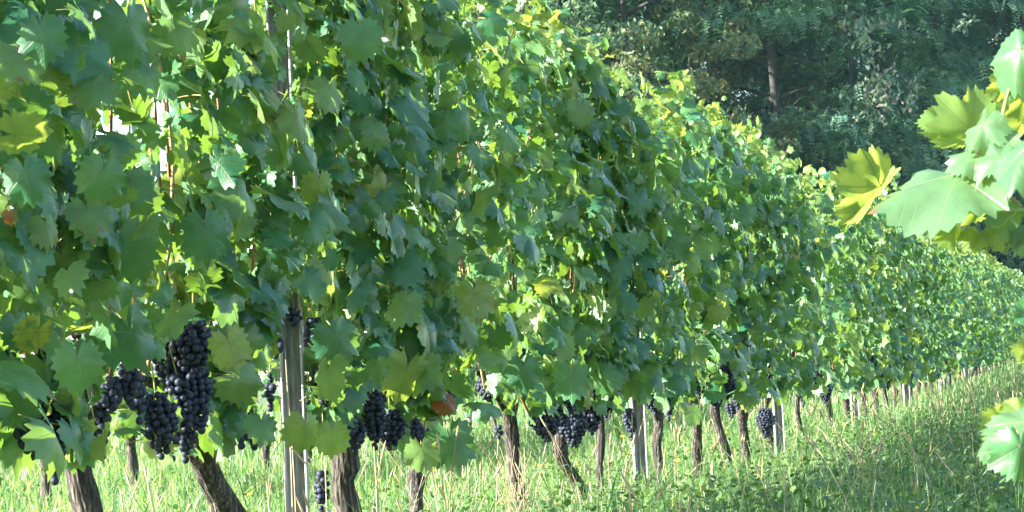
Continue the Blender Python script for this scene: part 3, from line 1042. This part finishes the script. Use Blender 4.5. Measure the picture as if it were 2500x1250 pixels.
pv, pt__ = channel(.060, .048, .008, 1.70)
post_me = mesh_np('post', pv, pt__, M['post'], smooth=False)
hv, ht_ = tube(np.array([(0, .0, 0), (.0, .016, .004), (0, .018, .016), (0, .008, .020)]), .0022, 5)
hook_me = mesh_np('wire_hook', hv, ht_, M['wire'])
py_list = [on_row(*pp, .06)[1] for pp in POST_PIX]
yy = py_list[-1] + 4.08
while yy < 30:
    py_list.append(yy); yy += 4.08
for k, y in enumerate(py_list):
    lab = P_LAB[k] if k < 4 else '%s grey post along the row, almost lost among distant trunks' % ORD[k]
    x = .06
    o = empty('vineyard_post', (x, y, float(ground_z(0, y)) - .02), lab, 'post', 'grey posts along the front row')
    o.rotation_euler = (math.radians(.3), math.radians(-1.4), math.radians(-160))
    link('post', post_me, o)
    for z in (.62, .95, 1.25, 1.55):
        for sx in (-1, 1):
            link('wire_hook', hook_me, o, loc=(sx * .026, .048, z))
W_LAB = {.70: 'lowest thin trellis wire running along the row at trunk tops', 1.10: 'second lowest thin trellis wire inside the leaves', 1.45: 'third thin trellis wire up inside the leaves', 1.70: 'topmost thin trellis wire near the hedge top'}
for z, lab in W_LAB.items():
    q_ = np.linspace(2.6, 58, 60)
    path = np.stack([np.full(60, .05), q_, z - .05 + ground_z(0, q_) * .8 + .008 * np.sin(q_ * 1.5)], 1)
    V, T = tube(path, .0014, 4)
    tag(link('trellis_wire', mesh_np('trellis_wire', V, T, M['wire'])), lab, 'wire', 'trellis wires of the front row')

# ------------------------------------------------------------------ the near vine on the right, reaching into view
nb = np.array([2.62, 2.55, 0.0])
nv = empty('grapevine', tuple(nb), 'near grapevine at the right edge reaching pale and yellow leaves into view', 'grapevine')
rng = RS(321)
V, T = trunk_mesh(None, [(0, 0, -.06), (.02, .02, .25), (-.01, .0, .45), (0, 0, .62)], .035, rng, 24, 20)
link('trunk', mesh_np('trunk', V, T, M['bark']), nv)
for sgn in (-1, 1):
    q_ = np.linspace(0, 1, 6)
    V, T = tube(np.array([0, 0, .6]) + np.stack([0 * q_, sgn * .45 * q_, .1 * np.sqrt(q_)], 1), np.linspace(.022, .009, 6), 8)
    link('arm', mesh_np('arm', V, T, M['bark']), nv)
HERO = []
rh = RS(9)
for k in range(12):
    V, T, uv, mi = make_leaf(rh, 60, True, teeth=.062, curl=1.35)
    HERO.append((V, T, uv, mi))
# (px, py of stalk joint, depth, length px, tip in the picture, normal (right, up, towards), material, variant)
NEAR = [
    (2335, 425, 2.70, 225, (-1, -.38), (-.25, .85, .38), 'pale_leaf', 0), (2150, 455, 2.78, 130, (-.7, -.85), (.6, -.45, .65), 'yellow_leaf', 1),
    (2372, 318, 2.72, 118, (-1, -.2), (.1, -.5, .75), 'young_leaf', 2), (2400, 300, 2.66, 80, (-.2, -.95), (-.6, .5, .6), 'pale_leaf', 3),
    (2385, 365, 2.68, 85, (-.9, -.5), (-.3, .8, .5), 'pale_leaf', 4), (2385, 480, 2.85, 95, (.05, -1), (.5, -.2, .8), 'young_leaf', 5),
    (2492, 120, 2.75, 105, (-.25, -1), (-.45, .35, .75), 'pale_leaf', 6), (2505, 235, 2.80, 70, (-.75, -.7), (.4, -.3, .7), 'young_leaf', 7),
    (2520, 345, 1.55, 150, (-.25, -1), (-.5, .6, .6), 'pale_leaf', 8), (2440, 380, 2.62, 80, (-.8, -.6), (-.3, .75, .5), 'pale_leaf', 9),
    (2440, 420, 2.90, 80, (-.4, -1), (.4, -.3, .7), 'yellow_leaf', 10), (2452, 520, 2.80, 78, (.0, -1), (.3, .1, .9), 'leaf', 11),
    (2495, 300, 2.85, 95, (-.9, .3), (.3, -.4, .7), 'young_leaf', 1), (2515, 560, 2.75, 75, (-.4, -1), (-.4, .6, .6), 'pale_leaf', 2),
    (2330, 560, 2.72, 55, (.2, -1), (.4, -.2, .8), 'young_leaf', 3), (2450, 205, 2.95, 60, (.3, -1), (.5, -.2, .7), 'young_leaf', 5),
    (2360, 560, 2.74, 34, (-.6, -.7), (-.3, .7, .6), 'young_leaf', 4), (2392, 578, 2.74, 38, (.0, -1), (-.3, .5, .7), 'young_leaf', 5), (2425, 560, 2.74, 40, (.5, -.8), (-.3, .7, .6), 'young_leaf', 6),
    (2375, 590, 2.76, 30, (-.2, -1), (.2, .4, .7), 'young_leaf', 8), (2482, 565, 2.75, 45, (.1, -1), (-.3, .5, .7), 'pale_leaf', 9), (2440, 590, 2.74, 28, (.3, -1), (.2, .3, .8), 'young_leaf', 2),
    (2500, 1030, 2.50, 125, (-.75, -.65), (-.25, .75, .55), 'pale_leaf', 0), (2462, 1045, 2.56, 70, (-.9, .2), (.4, -.2, .8), 'yellow_leaf', 4), (2440, 1070, 2.58, 66, (-.95, -.2), (-.3, .6, .6), 'pale_leaf', 6),
    (2490, 1090, 2.30, 90, (-.2, -1), (.1, .3, .9), 'leaf', 8), (2490, 1010, 2.55, 60, (-.4, .8), (-.1, .4, .8), 'young_leaf', 9), (2455, 1085, 2.6, 45, (-.5, -.9), (.4, -.3, .7), 'young_leaf', 10),
    (2310, 470, 2.76, 90, (-.3, -1), (-.2, .5, .8), 'pale_leaf', 7), (2430, 345, 2.74, 90, (-.3, -.9), (-.5, .6, .5), 'pale_leaf', 10), (2300, 300, 2.74, 60, (-.9, .1), (.2, .4, .7), 'young_leaf', 11), (2420, 470, 2.70, 70, (-.6, -.8), (-.4, .7, .5), 'pale_leaf', 5),
    (2520, 765, 2.6, 50, (-.8, -.3), (.1, .4, .8), 'leaf', 7), (2520, 850, 2.5, 48, (-.6, -.6), (.4, -.2, .8), 'yellow_leaf', 3), (2525, 745, 2.6, 40, (-.4, .8), (.2, .2, .9), 'leaf', 1)]
hero_cache = {}
joints = []
for (px, py, z, ln_, td, nr, mk, vr) in NEAR:
    key = (vr, mk)
    if key not in hero_cache:
        V, T, uv, mi = HERO[vr]
        hero_cache[key] = mesh_np('vine_leaf', V, T, [M[mk], M['petiole']], uv, None, mi)
    p = at_depth(px, py, z)
    R1 = frames((cR * nr[0] + cU * nr[1] + toC * nr[2])[None], (cR * td[0] + cU * td[1])[None])[0]
    o = link('leaf', hero_cache[key], nv, mat=mat4(R1, ln_ * z / FPX, p - nb))
    if mk == 'yellow_leaf':
        o['label'] = 'glowing yellow leaf'
    joints.append(p)


def shoot(pix, r0, r1, mat, name='shoot', n=24, seg=6):
    pts = [at_depth(*q_) if len(q_) == 3 and q_[2] > 0 else None for q_ in pix]
    V, T = tube(smooth_path(pts, n), np.linspace(r0, r1, n), seg)
    return link(name, mesh_np(name, V - nb, T, mat), nv)


trunk_head = nb + np.array([0, 0, .68])
hp = project(trunk_head[None])


def pix_of(p):
    a, b, c = project(np.asarray(p)[None])
    return float(a[0]), float(b[0]), float(c[0])


shoot([pix_of(trunk_head), (2720, 560, 2.75), (2560, 508, 2.78), (2480, 516, 2.75), (2345, 516, 2.74)], .0045, .0028, M['green_stem'])
shoot([pix_of(trunk_head), (2700, 420, 2.7), (2560, 380, 2.75), (2470, 350, 2.74), (2440, 320, 2.75), (2455, 240, 2.78), (2500, 110, 2.78)], .0045, .002, M['green_stem'])
shoot([pix_of(trunk_head), (2700, 900, 2.6), (2580, 1000, 2.55), (2500, 1040, 2.54), (2440, 1065, 2.56)], .004, .002, M['green_stem'])
shoot([pix_of(trunk_head), (2650, 780, 2.6), (2540, 790, 2.58), (2515, 770, 2.58)], .003, .0015, M['green_stem'])
shoot([(2480, 516, 2.75), (2440, 560, 2.75), (2400, 600, 2.75), (2430, 650, 2.75)], .002, .001, M['green_stem'], n=16)
shoot([(2345, 516, 2.74), (2340, 480, 2.72), (2346, 440, 2.70)], .0018, .0015, M['green_stem'], n=10)


def tendril(px, py, z, R_, turns, drop, rng):
    q_ = np.linspace(0, 1, 40)
    a = q_ * turns * 2 * pi + rng.uniform(0, 6)
    P0 = at_depth(px, py, z)
    rr = R_ * (1 - .5 * q_)
    w = z / FPX
    path = P0 + np.outer(np.cos(a) * rr * w, cR) + np.outer((np.sin(a) * rr * .8 - drop * q_) * w, cU) + np.outer(np.sin(a * .5) * rr * w * .5, toC)
    V, T = tube(path - nb, .0007, 4)
    link('tendril', mesh_np('tendril', V, T, M['green_stem']), nv)


for (a, b, R_, tn, dr) in ((2352, 590, 22, 1.3, 30), (2385, 598, 20, 1.1, 15), (2452, 598, 12, 2.6, 20), (2420, 610, 16, 1.4, 45)):
    tendril(a, b, 2.74, R_, tn, dr, rng)
# its own hedge of leaves beyond the right edge of the view
p, nrm, tip, sc, f = leaf_cloud(2.55, RS(55), 300, row_x=2.72)
px, py, dz = project(p)
ok = (px > 2640) | (dz < .2)
ok &= np.linalg.norm(p - EYE, axis=1) > .45
p, nrm, tip, sc = p[ok], nrm[ok], tip[ok], sc[ok]
fo = link('foliage', joined_leaves('foliage', p - nb, frames(nrm, tip), sc, RS(1).randint(0, 10, len(p)), RS(2).uniform(0, 1, len(p)), LOW_DATA, M['leaf']), nv)
fo['kind'] = 'stuff'


# ------------------------------------------------------------------ the wood behind
def quads_tris(c, a, b):
    """leaf quads: centre c, half axes a (length) and b (width), pointed like a leaf"""
    n = len(c)
    V = np.stack([c - a, c + b * 1.0 - a * .1, c + a, c - b * 1.0 - a * .1], 1).reshape(-1, 3)
    T = (np.array([(0, 1, 2), (0, 2, 3)])[None] + (np.arange(n) * 4)[:, None, None]).reshape(-1, 3)
    return V, T


def unit(v):
    return v / (np.linalg.norm(v, axis=-1, keepdims=True) + 1e-9)


def tree_wood(rng, H, r, n_limb=9):
    q_ = np.linspace(0, 1, 10)
    path = np.stack([.25 * np.sin(q_ * 3 + rng.uniform(0, 6)) * q_, .25 * np.sin(q_ * 2.5 + rng.uniform(0, 6)) * q_, -.3 + H * .82 * q_], 1)
    parts = [tube(path, r * (1 - .8 * q_), 9)]
    for k in range(n_limb):
        i = rng.randint(2, 9)
        a = rng.uniform(0, 2 * pi)
        L = rng.uniform(1.2, 2.8)
        q2 = np.linspace(0, 1, 6)
        lp_ = path[i] + np.stack([np.cos(a) * L * q2, np.sin(a) * L * q2, L * (.5 * q2 - .25 * q2 ** 2)], 1)
        parts.append(tube(lp_, r * .35 * (1 - .8 * q2), 6))
    return join(parts)


def clump_centres(rng, n, H, R, z0):
    """clumps spread over and through an uneven tall crown"""
    z = z0 + (H - z0) * rng.uniform(0, 1, n) ** .9
    f = (z - z0) / (H - z0)
    a = rng.uniform(0, 2 * pi, n)
    lob = 1 + .28 * np.sin(3 * a + z * .9) + .18 * np.sin(5 * a - z * 1.7)
    rad = R * lob * np.sqrt(np.clip(1 - (np.clip(f - .35, 0, 1) / .65) ** 2, .05, 1)) * (.75 + .25 * np.minimum(f / .35, 1))
    rr = rad * np.sqrt(rng.uniform(.25, 1.0, n))
    c = np.stack([np.cos(a) * rr, np.sin(a) * rr, z], 1)
    o_ = np.stack([np.cos(a), np.sin(a), .15 + 0 * a], 1)
    return c, o_


def feathery_crown(rng, H=14, R=3.2, z0=1.2, n_clump=84, per=112):
    c, o_ = clump_centres(rng, n_clump, H, R, z0)
    n = n_clump * per
    ci = np.repeat(np.arange(n_clump), per)
    size = np.repeat(rng.uniform(.8, 1.7, n_clump), per)
    d = unit(o_[ci] * .7 + rng.normal(0, .65, (n, 3)) + np.array([0, 0, -.25]))
    start = c[ci] + rng.normal(0, .30, (n, 3)) * size[:, None] * np.array([1.15, 1.15, .5])
    L = rng.uniform(.14, .34, n)
    side = unit(np.cross(d, np.array([0, 0, 1.0]) + rng.normal(0, .25, (n, 3))))
    Vs, Ts, tt, off = [], [], [], 0
    tint = np.clip(np.repeat(rng.uniform(0, .8, n_clump), per) + rng.normal(0, .12, n), 0, .98)
    for k in range(6):
        f = (k + .6) / 6
        cen = start + d * (L * f)[:, None] + np.array([0, 0, -1.0]) * (L * .55 * f * f)[:, None]
        for s_ in (-1, 1):
            a = unit(side * s_ + d * .45 + np.array([0, 0, -.35])) * (L * .17)[:, None]
            nb_ = unit(np.cross(a, np.cross(d, side))) * (L * .062)[:, None]
            v, t = quads_tris(cen + a, a, nb_)
            Vs.append(v); Ts.append(t + off); off += len(v); tt.append(np.repeat(tint, 4))
    return np.concatenate(Vs), np.concatenate(Ts), np.concatenate(tt)


def broad_crown(rng, H=14, R=3.4, z0=1.5, n_clump=120, per=210, ls=.075):
    c, o_ = clump_centres(rng, n_clump, H, R, z0)
    n = n_clump * per
    ci = np.repeat(np.arange(n_clump), per)
    size = np.repeat(rng.uniform(.30, .62, n_clump), per)
    off_ = unit(rng.normal(0, 1, (n, 3))) * (rng.uniform(0, 1, n) ** .4)[:, None]
    pos = c[ci] + off_ * size[:, None] * np.array([1, 1, .62])
    a = unit(rng.normal(0, 1, (n, 3)) + np.array([0, 0, -.5])) * (ls * rng.uniform(.7, 1.4, n))[:, None]
    b = unit(np.cross(a, rng.normal(0, 1, (n, 3)))) * (ls * .5 * rng.uniform(.7, 1.3, n))[:, None]
    v, t = quads_tris(pos, a, b)
    tint = np.clip(np.repeat(rng.uniform(0, .75, n_clump), per) + rng.normal(0, .15, n), 0, .98)
    return v, t, np.repeat(tint, 4)


rng = RS(71)
F_CROWN, B_CROWN, W_MESH = [], [], []
for k in range(3):
    v, t, a = feathery_crown(rng)
    F_CROWN.append(mesh_np('crown', v, t, M['robinia'], None, a, smooth=False))
for k in range(2):
    v, t, a = broad_crown(rng)
    B_CROWN.append(mesh_np('crown', v, t, M['oak'], None, a, smooth=False))
for k in range(3):
    v, t = tree_wood(rng, 14, .17)
    W_MESH.append(mesh_np('trunk', v, t, M['forest_bark']))
BUSH = []
for k in range(2):
    v, t, a = broad_crown(rng, 2.6, 1.4, .1, 40, 150, .06)
    BUSH.append(mesh_np('foliage', v, t, M['bush'], None, a, smooth=False))
v, t = tree_wood(rng, 2.2, .04, 5)
BUSH_W = mesh_np('stem', v, t, M['forest_bark'])


def forest_tree(px, depth, kind, lab, group, sc, rz, variant):
    b = at_depth(px, 800, depth)
    t_ = empty('broadleaf_tree' if kind == 'b' else 'feathery_tree', (b[0], b[1], 0), lab, 'tree', group)
    t_.scale = (sc, sc, sc * 1.0)
    t_.rotation_euler = (0, 0, rz)
    link('trunk', W_MESH[variant % 3], t_)
    link('crown', (B_CROWN if kind == 'b' else F_CROWN)[variant % (2 if kind == 'b' else 3)], t_)
    return t_


front = [
    (1020, 50, 'b', 'dark broadleaf tree mostly hidden behind the leafy vine tops'),
    (1330, 51, 'b', 'dark broadleaf tree rising directly behind the tallest vine leaves'),
    (1590, 54, 'b', 'olive broadleaf tree with brownish leaf tufts, middle of the wood'),
    (1800, 58, 'b', 'shaded tree with brown tinged low leaves beside the feathery trees'),
    (1930, 56, 'f', 'bluish feathery leaved tree with drooping sprays, left of the pale seed clusters'),
    (2330, 60, 'f', 'feathery leaved tree with drooping sprays, right of the pale seed clusters'),
    (2560, 62, 'f', 'feathery leaved tree cut by the right edge of the view'),
    (2800, 65, 'f', 'feathery leaved tree beyond the right edge of the wood')]
rf = RS(19)
for k, (px, dp, kd, lab) in enumerate(front):
    forest_tree(px, dp, kd, lab, 'front trees of the wood', rf.uniform(1.05, 1.2), rf.uniform(0, 6), k)
# the tree hung with pale seed clusters
t_ = forest_tree(2130, 57.5, 'f', 'feathery tree hung with pale pinkish seed clusters', 'front trees of the wood', 1.1, 1.0, 1)
base_t = np.array(t_.location)
sp, st, sa, off = [], [], [], 0
for (px, py, w, h) in ((2150, 215, 60, 90), (2110, 95, 50, 60), (2165, 250, 30, 60), (2120, 250, 40, 70), (2225, 230, 30, 60), (2350, 60, 40, 30), (2130, 60, 70, 20)):
    n = int(w * h / 34)
    cc = np.stack([at_depth(px + rf.normal(0, w * .45), py + rf.normal(0, h * .45), 53.8 + rf.normal(0, .25)) for _ in range(n)])
    a = unit(rf.normal(0, 1, (n, 3)) + np.array([0, 0, -1])) * rf.uniform(.06, .12, n)[:, None]
    b = unit(np.cross(a, rf.normal(0, 1, (n, 3)))) * .04
    v, t = quads_tris(cc, a, b)
    sp.append(v); st.append(t + off); off += len(v); sa.append(np.repeat(rf.uniform(0, 1, n), 4))
inv = t_.matrix_basis.inverted()
v = np.concatenate(sp)
mi_ = np.array(inv)
v = v @ mi_[:3, :3].T + mi_[:3, 3]
o = link('seed_clusters', mesh_np('seed_clusters', v, np.concatenate(st), M['seed'], None, np.concatenate(sa), smooth=False), t_)
o['kind'] = 'stuff'
# the trees further in and up, alike and mostly hidden
for row, (dd, step, jit) in enumerate(((5, 220, 40), (10, 220, 60), (16, 220, 60), (23, 220, 60), (31, 240, 60))):
    px = 1050
    while px < 3100:
        dp = 50 + (px - 1000) / 1800 * 15 + dd + rf.uniform(-1.5, 1.5)
        kd = 'b' if rf.uniform() < (.75 if px < 1800 else .25) else 'f'
        forest_tree(px + rf.uniform(-jit, jit), dp, kd, 'dark tree standing deep in the shaded wood', 'trees deeper in the wood', rf.uniform(1.1, 1.35), rf.uniform(0, 6), rf.randint(0, 6))
        px += step
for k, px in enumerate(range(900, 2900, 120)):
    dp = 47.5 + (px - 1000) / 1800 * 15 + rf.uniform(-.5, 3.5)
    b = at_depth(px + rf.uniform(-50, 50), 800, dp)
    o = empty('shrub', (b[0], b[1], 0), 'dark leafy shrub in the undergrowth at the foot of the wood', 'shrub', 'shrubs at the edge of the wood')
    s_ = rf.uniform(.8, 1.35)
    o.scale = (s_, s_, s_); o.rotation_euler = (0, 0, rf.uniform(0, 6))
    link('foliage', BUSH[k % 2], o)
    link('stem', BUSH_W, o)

# thin blue air between here and the wood
hv_ = np.array([(x_, y_, z_) for z_ in (-1.5, 24) for y_ in (-20, 130) for x_ in (-110, 90)], float)
hf_ = np.array([(0, 2, 3, 1), (4, 5, 7, 6), (0, 1, 5, 4), (2, 6, 7, 3), (0, 4, 6, 2), (1, 3, 7, 5)])
t = NT('thin_air')
vol = t.n('ShaderNodeVolumePrincipled', {'Color': rgb(0.42, 0.8, 1.0), 'Density': 0.00018})
t.t.links.new(vol.outputs[0], t.n('ShaderNodeOutputMaterial').inputs['Volume'])
tag(link('haze', mesh_np('haze', hv_, hf_, t.m, smooth=False)), kind='stuff')
print('leaf objects', n_leaf_objects, 'objects', len(bpy.data.objects))
